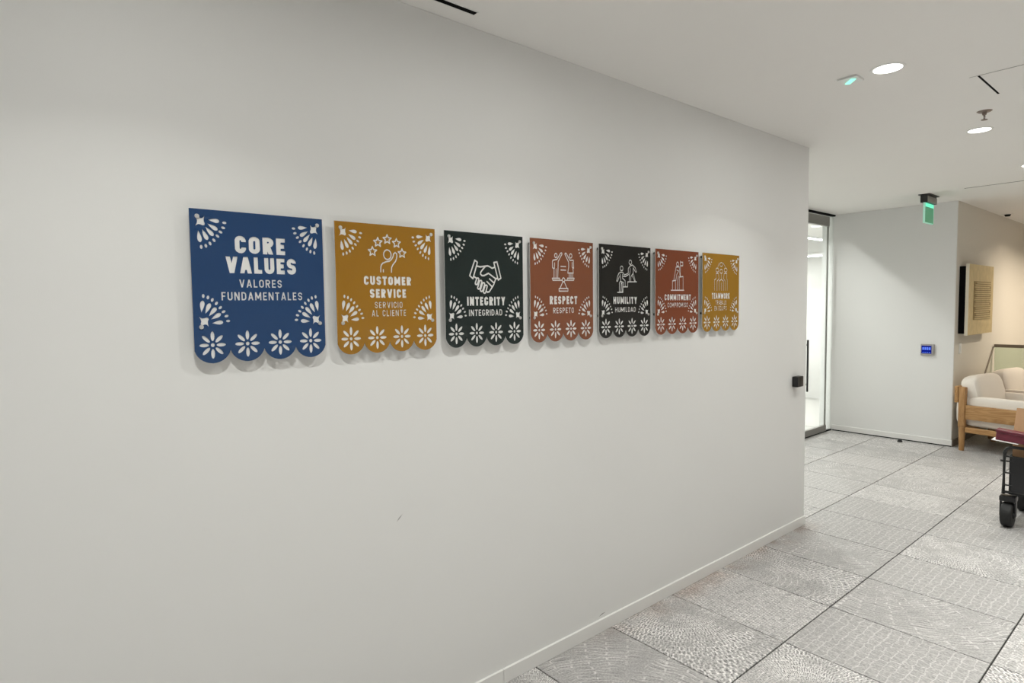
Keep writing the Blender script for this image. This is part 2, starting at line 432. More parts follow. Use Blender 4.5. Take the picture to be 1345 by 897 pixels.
# linear pendants in the room behind the glass
ledm = mat_emit('led_strip', (0.97, 1.0, 0.98), 9.0)
def pendant(name, b, label):
    cx, cy = (b[0]+b[3])/2, (b[1]+b[4])/2
    e_ = tag(empty(name, (cx, cy, b[2])), label, 'pendant lamp', 'linear lamps behind the glass door')
    boxo('housing', (b[0]-cx, b[1]-cy, 0.012, b[3]-cx, b[4]-cy, b[5]-b[2]), M['whiteplastic'], e_)
    boxo('diffuser', (b[0]-cx+0.005, b[1]-cy+0.005, 0.0, b[3]-cx-0.005, b[4]-cy-0.005, 0.012), ledm, e_)
    if b[3]-b[0] > b[4]-b[1]: ends = ((b[0]-cx+0.15, 0), (b[3]-cx-0.15, 0))
    else: ends = ((0, b[1]-cy+0.15), (0, b[4]-cy-0.15))
    for ex, ey in ends:
        bm = bmesh.new(); cyl(bm, (ex, ey, b[5]-b[2]), (ex, ey, CEIL-b[2]), 0.002, n=6)
        to_obj('suspension_wire', bm, M['steel'], e_)
pendant('linear_pendant', (7.7, 1.675, 2.50, 9.4, 1.725, 2.54), 'thin white linear lamp nearest behind the glass door, running parallel to it')
pendant('linear_pendant', (9.70, 1.95, 2.36, 9.75, 3.4, 2.40), 'thin white linear lamp deeper behind the glass door, running away from it')

# ------------------------------------------------------------------ downlights
def disk_me(r, n=28):
    bm = bmesh.new(); cyl(bm, (0, 0, 0), (0, 0, 0.003), r, n=n)
    return bm
bm = disk_me(0.060); lens_me = bpy.data.meshes.new('lens'); bm.to_mesh(lens_me); bm.free(); lens_me.materials.append(M['lens'])
bm = bmesh.new()
n = 28
ri = [[bm.verts.new((r*math.cos(2*math.pi*k/n), r*math.sin(2*math.pi*k/n), z)) for k in range(n)] for r, z in ((0.061, 0.0), (0.061, -0.004), (0.071, -0.0035), (0.074, 0.0))]
for a in range(3):
    for k in range(n): bm.faces.new((ri[a][k], ri[a][(k+1) % n], ri[a+1][(k+1) % n], ri[a+1][k]))
bmesh.ops.recalc_face_normals(bm, faces=bm.faces)
ring_me = bpy.data.meshes.new('trim_ring'); bm.to_mesh(ring_me); bm.free(); ring_me.materials.append(M['whiteplastic'])

def lamp_data(name, w, col, spread):
    ld = bpy.data.lights.new(name, 'AREA'); ld.shape = 'DISK'; ld.size = 0.05
    ld.energy = w; ld.color = col; ld.spread = math.radians(spread)
    return ld
LD = lamp_data('downlight_beam', DOWN_W, WARM, 116)
LDwide = lamp_data('downlight_beam_wide', DOWN_WIDE, WARM, 176)
LDlobby_fill = lamp_data('downlight_beam_lobby_fill', LOBBY_FILL_W, WARM, 85)
LDroom = lamp_data('downlight_beam_room', ROOM_W, (1.0, 0.99, 0.96), 150)
LDwarm = lamp_data('downlight_beam_corridor', CORR_W, (1.0, 0.86, 0.68), 150)
def downlight(x, y, ld, label, group=None):
    e_ = tag(empty('downlight', (x, y, CEIL)), label, 'downlight', group)
    link('lens', lens_me, None, e_, (0, 0, -0.0035))
    link('trim_ring', ring_me, None, e_, (0, 0, 0))
    l_ = bpy.data.objects.new('lamp', ld); COL.objects.link(l_); l_.parent = e_; l_.location = (0, 0, -0.006)
    return e_
lab = {0: 'round recessed downlight out of the picture, left of the blue sign panel', 1: 'round recessed downlight out of the picture, above the blue sign panel', 2: 'round recessed downlight out of the picture, above the dark green sign panel', 3: 'bright round recessed downlight beside the small green-lit ceiling plate', 4: 'round recessed downlight just beyond the sprinkler head', 5: 'round recessed downlight cut by the right edge of the picture'}
for i, x in enumerate(XS):
    d_ = downlight(x, ROW_A, LD, lab[i], 'downlights along the sign wall')
    l_ = bpy.data.objects.new('lamp', LDwide); COL.objects.link(l_); l_.parent = d_; l_.location = (0, 0, -0.006)
for i, x in enumerate(XS+(8.1,)):
    for y in (ROW_B, ROW_C):
        downlight(x, y, LDlobby_fill, 'added round downlight in unseen lobby rows, raising the ambient light', 'added downlights over the lobby')
LDdoor = lamp_data('downlight_beam_door', DOOR_W, (1.0, 0.99, 0.97), 150)
downlight(7.0, 1.475, LDdoor, 'round downlight just inside the glass door', 'downlights behind the glass')
for x, y in ((5.7, 1.475), (9.0, 1.9), (7.6, 3.0), (9.6, 3.3)):
    downlight(x, y, LDroom, 'round downlight hidden in the room behind the glass', 'downlights behind the glass')
downlight(10.3, -1.25, LDwarm, 'warm corridor downlight above the glass guard rail', 'warm corridor downlights')
downlight(11.6, -1.4, LDwarm, 'warm corridor downlight at the far end', 'warm corridor downlights')

# ------------------------------------------------------------------ sign panels
PW, PH, PX0, PG, PZT, PS = 0.3981, 0.4550, 0.4198, 0.0432, 1.9266, 0.026
PT = 0.0016

# --- distance-field lettering (a stroke alphabet drawn here) ---
def sd_box(X, Y, x0, y0, x1, y1):
    dx = np.abs(X-(x0+x1)/2)-(x1-x0)/2; dy = np.abs(Y-(y0+y1)/2)-(y1-y0)/2
    return np.hypot(np.maximum(dx, 0), np.maximum(dy, 0))+np.minimum(np.maximum(dx, dy), 0)
def sd_seg(X, Y, ax, ay, bx, by, h):
    L_ = math.hypot(bx-ax, by-ay); ux, uy = (bx-ax)/L_, (by-ay)/L_
    u = (X-ax)*ux+(Y-ay)*uy; v = -(X-ax)*uy+(Y-ay)*ux
    return sd_box(u, v, 0, -h, L_, h)
def sd_ring(X, Y, x0, y0, x1, y1, r, h):
    x0 += h; y0 += h; x1 -= h; y1 -= h; r = max(min(r-h, (x1-x0)/2, (y1-y0)/2), 0.001)
    dx = np.abs(X-(x0+x1)/2)-(x1-x0)/2+r; dy = np.abs(Y-(y0+y1)/2)-(y1-y0)/2+r
    d = np.hypot(np.maximum(dx, 0), np.maximum(dy, 0))+np.minimum(np.maximum(dx, dy), 0)-r
    return np.abs(d)-h
mn = lambda *a: np.minimum.reduce(a)
mxm = lambda *a: np.maximum.reduce(a)
GW = dict(A=.66, B=.60, C=.58, D=.60, E=.50, F=.50, G=.60, H=.62, J=.50, K=.62, L=.48, M=.78, N=.64, O=.60, P=.58, Q=.60, R=.60, S=.58, T=.56, U=.60, V=.66, W=.92, Y=.64)
def glyph(c, X, Y, w, h):
    t_ = 2*h; B = lambda *a: sd_box(X, Y, *a); S_ = lambda ax, ay, bx, by: sd_seg(X, Y, ax, ay, bx, by, h)
    R_ = lambda x0, y0, x1, y1, r: sd_ring(X, Y, x0, y0, x1, y1, r, h)
    clip = lambda d: np.maximum(d, np.abs(Y-.5)-.5)
    stem = lambda: B(0, 0, t_, 1)
    if c == 'I': return B(0, 0, w, 1)
    if c == 'C': return np.maximum(R_(0, 0, w, 1, w/2), -B(w/2, .35, w+1, .65))
    if c == 'G': return mn(np.maximum(R_(0, 0, w, 1, w/2), -B(w/2, .3, w+1, .68)), B(w-t_, .25, w, .5), B(w*.5, .5-t_*.85, w, .5))
    if c == 'O': return R_(0, 0, w, 1, w/2)
    if c == 'Q': return mn(R_(0, 0, w, 1, w/2), sd_seg(X, Y, w*.55, .28, w*1.02, -.04, h*.9))
    if c == 'D': return mn(stem(), np.maximum(R_(-1, 0, w, 1, w*.55), -X))
    if c == 'U': return clip(R_(0, 0, w, 2, w/2))
    if c == 'J': return mxm(R_(0, 0, w, 2, w/2), np.abs(Y-.5)-.5, np.minimum(w/2-X, Y-.32))
    if c == 'P': return mn(stem(), np.maximum(R_(-1, .38, w, 1, .31), -X))
    if c == 'R': return mn(stem(), np.maximum(R_(-1, .40, w, 1, .30), -X), clip(S_(w*.45, .5, w-h*1.02, -.08)))
    if c == 'B': return mn(stem(), np.maximum(R_(-1, .5-h, w*.96, 1, .27), -X), np.maximum(R_(-1, 0, w, .5+h, .28), -X))
    if c == 'S':
        a = np.maximum(R_(0, .5-h, w, 1, .30), -B(w/2, .2, w+1, .70)); b_ = np.maximum(R_(0, 0, w, .5+h, .30), -B(-1, .30, w/2, .8))
        return mn(a, b_)
    if c == 'E': return mn(stem(), B(0, 0, w, t_), B(0, 1-t_, w, 1), B(0, .5-h, w*.9, .5+h))
    if c == 'F': return mn(stem(), B(0, 1-t_, w, 1), B(0, .5-h, w*.9, .5+h))
    if c == 'L': return mn(stem(), B(0, 0, w, t_))
    if c == 'H': return mn(stem(), B(w-t_, 0, w, 1), B(0, .5-h, w, .5+h))
    if c == 'T': return mn(B(0, 1-t_, w, 1), B(w/2-h, 0, w/2+h, 1))
    if c == 'N': return mn(stem(), B(w-t_, 0, w, 1), clip(S_(h*.8, 1.08, w-h*.8, -.08)))
    if c == 'M': return mn(stem(), B(w-t_, 0, w, 1), clip(S_(h*.6, 1.1, w/2, .22)), clip(S_(w-h*.6, 1.1, w/2, .22)))
    if c == 'K': return mn(stem(), clip(S_(t_*.6, .38, w-h, 1.08)), clip(S_(w*.42, .6, w-h*.9, -.08)))
    if c == 'V': return clip(mn(S_(h*.75, 1.1, w/2, -.02), S_(w-h*.75, 1.1, w/2, -.02)))
    if c == 'A': return mn(clip(mn(S_(h*.75, -.1, w/2, 1.02), S_(w-h*.75, -.1, w/2, 1.02))), B(w*.2, .22, w*.8, .22+t_*.8))
    if c == 'W': return clip(mn(S_(h*.6, 1.1, w*.27, -.02), S_(w*.27, -.02, w/2, .85), S_(w/2, .85, w*.73, -.02), S_(w-h*.6, 1.1, w*.73, -.02)))
    if c == 'Y': return mn(clip(S_(h*.7, 1.1, w/2, .42)), clip(S_(w-h*.7, 1.1, w/2, .42)), B(w/2-h, 0, w/2+h, .48))
    raise KeyError(c)

def contours(F, x0, y0, s):
    """marching squares at 0: closed loops in model units"""
    F = np.pad(F, 1, constant_values=1.0); F = np.where(F == 0, 1e-7, F)
    I = F < 0
    code = I[:-1, :-1]*1+I[:-1, 1:]*2+I[1:, 1:]*4+I[1:, :-1]*8
    nxt = {}; pos = {}
    def edge(j, i, e):
        if e == 0: a = (j, i); b = (j, i+1)
        elif e == 1: a = (j, i+1); b = (j+1, i+1)
        elif e == 2: a = (j+1, i); b = (j+1, i+1)
        else: a = (j, i); b = (j+1, i)
        k = (a, b)
        if k not in pos:
            fa, fb = F[a], F[b]; t_ = fa/(fa-fb)
            pos[k] = (x0+(a[1]-1+(b[1]-a[1])*t_)*s, y0+(a[0]-1+(b[0]-a[0])*t_)*s)
        return k
    T = {1: ((3, 0),), 2: ((0, 1),), 3: ((3, 1),), 4: ((1, 2),), 5: ((3, 0), (1, 2)), 6: ((0, 2),), 7: ((3, 2),), 8: ((2, 3),), 9: ((2, 0),), 10: ((0, 1), (2, 3)), 11: ((2, 1),), 12: ((1, 3),), 13: ((1, 0),), 14: ((0, 3),)}
    js, is_ = np.nonzero((code > 0) & (code < 15))
    for j, i in zip(js.tolist(), is_.tolist()):
        for a, b in T[int(code[j, i])]:
            nxt[edge(j, i, a)] = edge(j, i, b)
    loops = []
    while nxt:
        st = next(iter(nxt)); k = st; lp = []
        while k in nxt:
            lp.append(pos[k]); k = nxt.pop(k)
        if len(lp) > 5: loops.append(lp)
    return loops

def simplify(lp, tol):
    P = np.array(lp); n_ = len(P)
    keep = np.zeros(n_, bool)
    a = 0; b = int(np.argmax(((P-P[0])**2).sum(1)))
    keep[a] = keep[b] = True
    Q = np.vstack([P, P[:1]])
    st = [(a, b), (b, n_)]
    while st:
        i, j = st.pop()
        if j-i < 2: continue
        d = Q[j]-Q[i]; L_ = math.hypot(*d)
        v = Q[i+1:j]-Q[i]
        dist = np.abs(v[:, 0]*d[1]-v[:, 1]*d[0])/L_ if L_ > 1e-9 else np.hypot(v[:, 0], v[:, 1])
        k = int(np.argmax(dist))
        if dist[k] > tol:
            k += i+1; keep[k % n_] = True; st += [(i, k), (k, j)]
    return P[keep].tolist()

def text_loops(txt, xa, xb, va, vb, weight):
    """lettering between xa..xb (mm from the left edge) and va..vb (mm from the top edge)"""
    H_ = vb-va; h = weight/2; tr_ = 0.13 if weight > .18 else 0.19
    ws = [(2*h if c == 'I' else GW[c] if c != ' ' else .30) for c in txt]
    tot = sum(ws)+tr_*(len(txt)-1)
    k = (xb-xa)/(tot*H_)
    loops = []; x = 0.0; s = 1/34.0
    for c, w in zip(txt, ws):
        if c != ' ':
            nx = int((w*k+.16)/s)+1; ny = int(1.2/s)+1
            gx = (np.arange(nx)*s-.08)/k; gy = np.arange(ny)*s-.1
            X, Y = np.meshgrid(gx, gy)
            F = glyph(c, X, Y, w, h if k > .9 or c == 'I' else h)
            for lp in contours(F, -.08, -.1, s):
                loops.append([(xa+(x*k+p[0])*H_, vb-p[1]*H_) for p in simplify(lp, .012)])
        x += w+tr_
    return loops

def stroke_loops(lines, half):
    P = np.array([p for l in lines for p in l]); x0, y0 = P.min(0)-half-2; x1, y1 = P.max(0)+half+2
    s = 0.55
    X, Y = np.meshgrid(np.arange(x0, x1, s), np.arange(y0, y1, s))
    F = np.full(X.shape, 1e3)
    for l in lines:
        for (ax, ay), (bx, by) in zip(l, l[1:]):
            dx, dy = bx-ax, by-ay; q_ = dx*dx+dy*dy+1e-9
            t_ = np.clip(((X-ax)*dx+(Y-ay)*dy)/q_, 0, 1)
            F = np.minimum(F, np.hypot(X-ax-t_*dx, Y-ay-t_*dy))
    return [simplify(lp, .18) for lp in contours(F-half, x0, y0, s)]

def teardrop(ax, ay, bx, by, wd_, n_=9):
    """pointed at a, round at b"""
    L_ = math.hypot(bx-ax, by-ay); ux, uy = (bx-ax)/L_, (by-ay)/L_
    prof = [(0, 0), (.12, .2), (.3, .55), (.5, .85), (.68, 1.0), (.82, .92), (.93, .62), (1, 0)]
    pts = [(t_, v) for t_, v in prof]+[(t_, -v) for t_, v in prof[-2:0:-1]]
    return [(ax+ux*t_*L_-uy*v*wd_/2, ay+uy*t_*L_+ux*v*wd_/2) for t_, v in pts]
def ellipse(cx, cy, a, b, ang=0, n_=10):
    c, s = math.cos(ang), math.sin(ang)
    return [(cx+a*math.cos(t_)*c-b*math.sin(t_)*s, cy+a*math.cos(t_)*s+b*math.sin(t_)*c) for t_ in [2*math.pi*k/n_ for k in range(n_)]]

W_, Hm = PW*1000, PH*1000
def fan():
    cx, cy = 29.4, 35.1
    L_ = [[(cx+a, cy+b) for a, b in ((11.5, -16), (9.5, -7), (9.5, 0), (12, 6), (11, 11), (6, 12.5), (0, 10), (-6, 9.5), (-14.5, 14.5), (-10, 7), (-8.5, 0), (-10.5, -7), (-9, -11), (-5, -11.5), (1, -8.5), (6, -9.5))]]
    ins = [(50.2, 29.7), (47.7, 41.0), (41.8, 50.4), (32.7, 57.8), (22.3, 61.5)]
    outs = [(81.5, 32.3), (75.6, 58.4), (63.7, 76.5), (47.2, 89.5), (27.1, 97.4)]
    for a, b in zip(ins, outs): L_.append(teardrop(*a, *b, 12.5))
    for x, y in [(95.2, 35.4), (91.1, 50.3), (83.3, 63.5), (74.6, 76.0), (64.3, 88.8), (53.3, 99.1), (41.7, 106.5), (29.1, 110.5)]:
        L_.append(ellipse(x, y, 6.2, 4.0, math.atan2(y-cy, x-cx), 8))
    return L_
FAN = fan()
def motif():
    L_ = []
    for l in FAN:
        L_.append(l)
        L_.append([(W_-x, y+1.5) for x, y in l])
        m_ = [(x, 365.0-y) for x, y in l]
        L_.append(m_); L_.append([(W_-x, y+1.5) for x, y in m_])
    for k in range(4):
        cx, cy = W_/8*(2*k+1), 400.5
        L_.append(ellipse(cx, cy, 5.6, 6.0))
        for a in range(8):
            t_ = a*math.pi/4; c, s = math.cos(t_), math.sin(t_)
            f_ = 1.0+0.12*abs(s)
            L_.append(ellipse(cx+c*23.5*f_, cy+s*23.5*f_, 13.2*f_, 5.4, t_, 12))
    return L_
MOTIF = motif()
def outline():
    pts = [(0, 0)]
    R_, cv = 51.5, Hm-51.5
    for k in range(4):
        cx = W_/8*(2*k+1)
        hw = W_/8
        a0 = math.acos(-min(1, hw/R_)); a1 = math.acos(min(1, hw/R_))
        for q_ in range(15):
            t_ = a0+(a1-a0)*q_/14
            p = (cx+R_*math.cos(t_), cv+R_*math.sin(t_))
            if not (k > 0 and q_ == 0): pts.append(p)
    pts.append((W_, 0))
    pts[1] = (0.0, pts[1][1]); pts[-2] = (W_, pts[-2][1])
    return pts
OUT = outline()

def star(cx, cy, R_):
    p = [(cx+(R_ if k % 2 == 0 else R_*.46)*math.sin(k*math.pi/5), cy-(R_ if k % 2 == 0 else R_*.46)*math.cos(k*math.pi/5)) for k in range(10)]
    return p+[p[0]]
def ell(cx, cy, a, b):
    p = ellipse(cx, cy, a, b, 0, 18); return p+[p[0]]
ICON = {
 0: [],
 1: [star(138.5, 96.3, 17), star(160.1, 63, 17), star(197.2, 50.5, 17), star(234.3, 62.2, 17), star(256.3, 97.8, 17), ell(196.5, 105.2, 15, 17.2),
     [(168.8, 167), (169.5, 150), (172, 142), (177.1, 136.2), (191.4, 130.2), (204, 128), (212, 122), (219, 112), (221.5, 101), (228.2, 95.8), (234, 100), (235.2, 108), (233, 118), (228.4, 128.5), (217.8, 140), (212.5, 150), (211.2, 167)],
     [(179.3, 159), (179.3, 167)]],
 2: [[[144.2,109.0],[157.4,116.7],[134.0,182.5],[118.1,171.1],[144.2,109.0]],[[241.1,114.7],[258.3,111.6],[277.7,177.1],[263.3,185.9],[241.1,114.7]],[[157.1,132.2],[170.5,134.5],[185.6,132.4],[199.3,130.7],[208.4,129.2],[219.1,132.0],[231.3,138.1],[242.3,134.6]],[[196.2,132.7],[182.3,145.6],[172.5,156.7],[172.4,163.8],[178.9,169.2],[189.4,169.4],[212.5,159.2],[230.8,169.6],[249.3,180.1]],[[141.5,175.3],[151.7,181.0]],[[156.4,202.5],[154.2,205.0],[150.7,206.0],[147.2,205.1],[145.1,202.8],[145.1,199.9],[152.0,183.1],[154.1,180.7],[157.6,179.7],[161.1,180.5],[163.3,182.8],[163.3,185.7],[156.4,202.5]],[[168.0,220.2],[165.9,222.7],[162.3,223.7],[158.8,222.8],[156.7,220.5],[156.6,217.6],[166.7,192.4],[168.9,189.9],[172.4,188.9],[175.9,189.7],[178.1,192.0],[178.1,195.0],[168.0,220.2]],[[182.0,229.7],[179.8,232.1],[176.3,233.1],[172.7,232.3],[170.5,229.9],[170.5,227.0],[181.0,201.2],[183.1,198.8],[186.7,197.7],[190.3,198.6],[192.5,200.9],[192.5,203.9],[182.0,229.7]],[[197.1,236.6],[195.0,239.1],[191.5,240.2],[187.9,239.5],[185.6,237.2],[185.4,234.2],[193.4,211.3],[195.5,208.8],[199.0,207.7],[202.7,208.4],[205.0,210.6],[205.2,213.6],[197.1,236.6]],[[204.2,193.1],[228.5,212.1]],[[218.2,182.0],[239.6,197.3]],[[257.1,178.7],[249.2,182.5],[239.5,204.6],[226.8,220.6],[215.7,234.0],[206.5,236.5],[202.0,232.9]]],
 3: [[[162.7,69.3],[161.8,73.5],[159.5,76.9],[156.2,78.9],[152.6,79.1],[149.4,77.4],[147.1,74.2],[146.4,70.1],[147.2,65.9],[149.5,62.5],[152.8,60.5],[156.4,60.3],[159.7,62.0],[161.9,65.2],[162.7,69.3]],[[257.7,66.9],[256.8,71.2],[254.4,74.7],[251.0,76.7],[247.2,76.9],[243.8,75.1],[241.5,71.8],[240.7,67.7],[241.6,63.4],[244.0,59.9],[247.4,57.9],[251.2,57.7],[254.6,59.4],[256.9,62.7],[257.7,66.9]],[[135.8,91.6],[161.7,86.6],[184.5,57.7],[192.0,56.5],[193.8,61.2],[169.1,95.6],[165.7,168.8]],[[137.7,90.2],[133.2,97.0],[133.6,124.6],[142.8,129.1],[142.3,169.3]],[[146.7,103.1],[145.4,126.9]],[[155.7,129.2],[155.3,169.0]],[[243.2,86.5],[220.5,56.8],[212.8,57.1],[212.0,61.7],[235.4,95.7],[236.0,118.6],[229.2,145.8],[266.0,144.8],[263.1,120.4]],[[243.2,87.3],[266.5,86.3],[268.2,121.6],[262.3,125.3]],[[258.6,97.5],[258.4,119.2]],[[238.8,146.9],[238.6,167.2]],[[250.4,146.6],[250.2,166.9]],[[262.1,146.3],[261.9,166.7]],[[131.2,171.7],[177.7,170.7],[177.6,179.8],[134.8,180.6],[131.2,171.7]],[[227.0,169.6],[271.7,168.7],[267.7,178.0],[226.9,178.8],[227.0,169.6]],[[175.7,179.8],[194.5,179.4]],[[209.7,179.1],[228.9,178.8]],[[210.5,177.2],[209.6,181.2],[207.3,184.5],[203.9,186.3],[200.2,186.3],[196.8,184.6],[194.6,181.5],[193.8,177.6],[194.6,173.6],[197.0,170.4],[200.3,168.5],[204.1,168.5],[207.4,170.2],[209.7,173.3],[210.5,177.2]],[[197.1,186.9],[179.0,216.6]],[[207.0,186.7],[224.6,216.1]],[[173.4,216.7],[230.4,216.1],[230.3,228.3],[173.3,228.7],[173.4,216.7]]],
 4: [[[178.9,112.5],[177.7,117.5],[174.6,121.6],[170.0,123.9],[164.9,124.1],[160.3,122.0],[157.2,118.1],[156.1,113.2],[157.2,108.2],[160.4,104.1],[164.9,101.8],[170.0,101.6],[174.6,103.7],[177.8,107.5],[178.9,112.5]],[[245.7,79.3],[244.6,84.2],[241.7,88.1],[237.5,90.4],[232.9,90.6],[228.7,88.6],[225.8,84.9],[224.8,80.1],[225.9,75.3],[228.7,71.4],[232.9,69.1],[237.6,68.9],[241.7,70.8],[244.6,74.6],[245.7,79.3]],[[135.6,231.3],[177.8,231.0],[179.1,203.6],[214.2,203.2],[214.3,178.3],[284.4,177.1]],[[156.9,132.2],[175.9,131.1],[190.7,144.4],[218.7,134.9]],[[180.9,151.5],[197.1,152.5],[222.1,140.9]],[[156.9,132.2],[146.4,137.4],[137.1,151.2],[129.5,175.8],[137.0,177.0],[150.5,150.9]],[[157.7,142.5],[161.0,175.2],[151.3,183.5],[150.3,229.9]],[[175.9,140.7],[174.5,161.2],[193.7,171.8],[197.0,202.0]],[[161.0,176.5],[180.8,183.0],[182.1,202.2]],[[165.2,183.3],[162.1,228.4]],[[170.7,185.9],[172.7,229.7]],[[218.7,134.9],[218.7,112.0],[233.9,97.7],[253.5,92.9],[274.6,106.1],[284.4,125.3],[277.7,128.9],[257.9,106.6]],[[233.9,110.2],[233.9,129.5],[227.3,146.3],[226.4,176.7]],[[257.9,106.6],[257.9,134.4],[239.5,151.5],[238.1,176.5]],[[251.3,147.1],[271.1,175.9]],[[261.4,139.9],[275.5,175.8]]],
 5: [[[208.2,73.8],[207.2,78.7],[204.4,82.6],[200.3,84.9],[195.7,85.1],[191.6,83.1],[188.7,79.3],[187.7,74.6],[188.7,69.7],[191.5,65.8],[195.6,63.5],[200.1,63.3],[204.3,65.3],[207.1,69.1],[208.2,73.8]],[[137.9,217.2],[258.8,216.1]],[[151.8,215.7],[151.6,166.6],[178.8,163.3],[179.1,215.4]],[[214.6,215.1],[214.2,144.0],[250.1,140.4],[250.7,214.8]],[[183.9,90.8],[173.2,130.3],[163.2,162.7]],[[183.9,90.8],[213.8,88.4],[220.5,138.3]],[[190.3,106.7],[207.6,110.9],[190.4,132.1],[182.7,162.3]],[[197.2,213.0],[198.5,162.0],[206.2,138.7]],[[224.0,57.0],[224.5,142.9]],[[225.6,63.0],[247.2,62.2],[247.3,81.7],[225.7,82.5]]],
 6: [[[212.1,60.1],[210.7,65.4],[206.6,69.7],[200.6,72.2],[194.0,72.5],[188.0,70.3],[183.9,66.3],[182.3,61.2],[183.7,55.9],[187.8,51.6],[193.7,49.0],[200.3,48.8],[206.3,50.9],[210.5,54.9],[212.1,60.1]],[[169.9,94.0],[168.4,99.3],[164.1,103.6],[157.9,106.0],[151.0,106.2],[144.7,104.1],[140.4,100.1],[138.8,95.0],[140.2,89.8],[144.5,85.5],[150.7,83.0],[157.6,82.8],[163.9,84.9],[168.3,88.9],[169.9,94.0]],[[213.6,100.3],[212.1,105.5],[207.7,109.9],[201.4,112.4],[194.4,112.5],[188.0,110.4],[183.6,106.3],[182.0,101.2],[183.5,95.9],[187.8,91.6],[194.1,89.1],[201.1,88.9],[207.5,91.0],[211.9,95.1],[213.6,100.3]],[[261.6,91.3],[260.0,96.6],[255.6,101.0],[249.2,103.5],[242.0,103.7],[235.6,101.5],[231.1,97.4],[229.4,92.2],[230.9,86.9],[235.3,82.6],[241.7,80.0],[248.8,79.8],[255.3,81.9],[259.9,86.0],[261.6,91.3]],[[160.4,74.4],[175.7,51.4]],[[215.7,49.9],[241.4,71.7]],[[125.8,214.4],[125.0,152.4],[143.1,144.5],[142.7,114.7],[165.6,114.1],[175.2,143.9],[152.4,159.3],[153.1,214.2]],[[176.2,214.0],[175.4,158.9],[198.4,148.4],[221.9,158.0],[222.7,213.6]],[[198.0,118.3],[198.4,148.4]],[[198.7,168.5],[199.4,213.8]],[[265.3,213.2],[264.4,152.1],[257.6,142.1],[259.0,111.6],[230.6,112.4],[221.7,140.4],[240.8,157.7],[241.6,213.4]]],
}
HALF = {1: 2.5, 2: 3.3, 3: 2.7, 4: 2.8, 5: 2.9, 6: 2.6}
TEXT = {
 0: [('CORE', 122, 274, 71, 124, .25), ('VALUES', 94.6, 307.3, 134.2, 185, .25), ('VALORES', 131, 260, 203.3, 228, .165), ('FUNDAMENTALES', 79, 324.5, 242, 267.5, .165)],
 1: [('CUSTOMER', 102.5, 292.7, 182.5, 214, .26), ('SERVICE', 124, 270, 227.6, 259.5, .26), ('SERVICIO', 142, 254, 273.5, 296, .165), ('AL CLIENTE', 129.5, 268, 302.5, 325.5, .165)],
 2: [('INTEGRITY', 102.5, 299.5, 254.3, 290.5, .26), ('INTEGRIDAD', 111, 283, 306, 332, .185)],
 3: [('RESPECT', 114, 292, 250.6, 287.5, .26), ('RESPETO', 134.5, 269, 302.5, 328.5, .185)],
 4: [('HUMILITY', 104, 289, 253, 288.6, .26), ('HUMILDAD', 117, 279, 304.3, 329.7, .185)],
 5: [('COMMITMENT', 80, 326, 238.4, 272, .26), ('COMPROMISO', 107, 298, 284, 310, .185)],
 6: [('TEAMWORK', 97, 295, 229, 263.8, .26), ('TRABAJO', 137, 257, 273, 299.5, .185), ('EN EQUIPO', 126, 261, 306, 333, .185)],
}

def inside(P, loops):
    """even-odd test of points against closed loops"""
    r = np.zeros(len(P), bool)
    for lp in loops:
        A = np.array(lp); B = np.roll(A, -1, 0)
        mnx, mny = A.min(0); mxx, mxy = A.max(0)
        idx = np.nonzero((P[:, 0] >= mnx) & (P[:, 0] <= mxx) & (P[:, 1] >= mny) & (P[:, 1] <= mxy))[0]
        if not len(idx): continue
        p = P[idx]
        cond = (A[:, 1][None] > p[:, 1][:, None]) != (B[:, 1][None] > p[:, 1][:, None])
        dy = (B[:, 1]-A[:, 1]); dy = np.where(np.abs(dy) < 1e-12, 1e-12, dy)
        xi = A[:, 0][None]+(p[:, 1][:, None]-A[:, 1][None])*((B[:, 0]-A[:, 0])/dy)[None]
        c = (cond & (p[:, 0][:, None] < xi)).sum(1) % 2
        r[idx] ^= c.astype(bool)
    return r

def sheet(loops, y_front, y_back, smooth_edges=False):
    vs_, es = [], []
    for lp in loops:
        n0 = len(vs_); vs_ += [Vector((p[0], p[1])) for p in lp]
        es += [(n0+i, n0+(i+1) % len(lp)) for i in range(len(lp))]
    V, E, F, _, _, _ = delaunay_2d_cdt(vs_, es, [], 0, 1e-4)
    V = np.array([(v[0], v[1]) for v in V]); F = np.array([f[:3] for f in F])
    cen = V[F].mean(1)
    F = F[inside(cen, loops)]
    bm = bmesh.new()
    cnt = {}
    fr = {}; bk = {}
    for f in F.tolist():
        for a, b in ((f[0], f[1]), (f[1], f[2]), (f[2], f[0])):
            cnt[(min(a, b), max(a, b))] = cnt.get((min(a, b), max(a, b)), 0)+1
    for k in set(F.ravel().tolist()):
        x, v = V[k]/1000
        fr[k] = bm.verts.new((x, y_front, -v)); bk[k] = bm.verts.new((x, y_back, -v))
    for f in F.tolist():
        bm.faces.new([fr[k] for k in f]); bm.faces.new([bk[k] for k in f[::-1]])
    for (a, b), c in cnt.items():
        if c == 1: bm.faces.new((fr[a], fr[b], bk[b], bk[a]))
    return bm

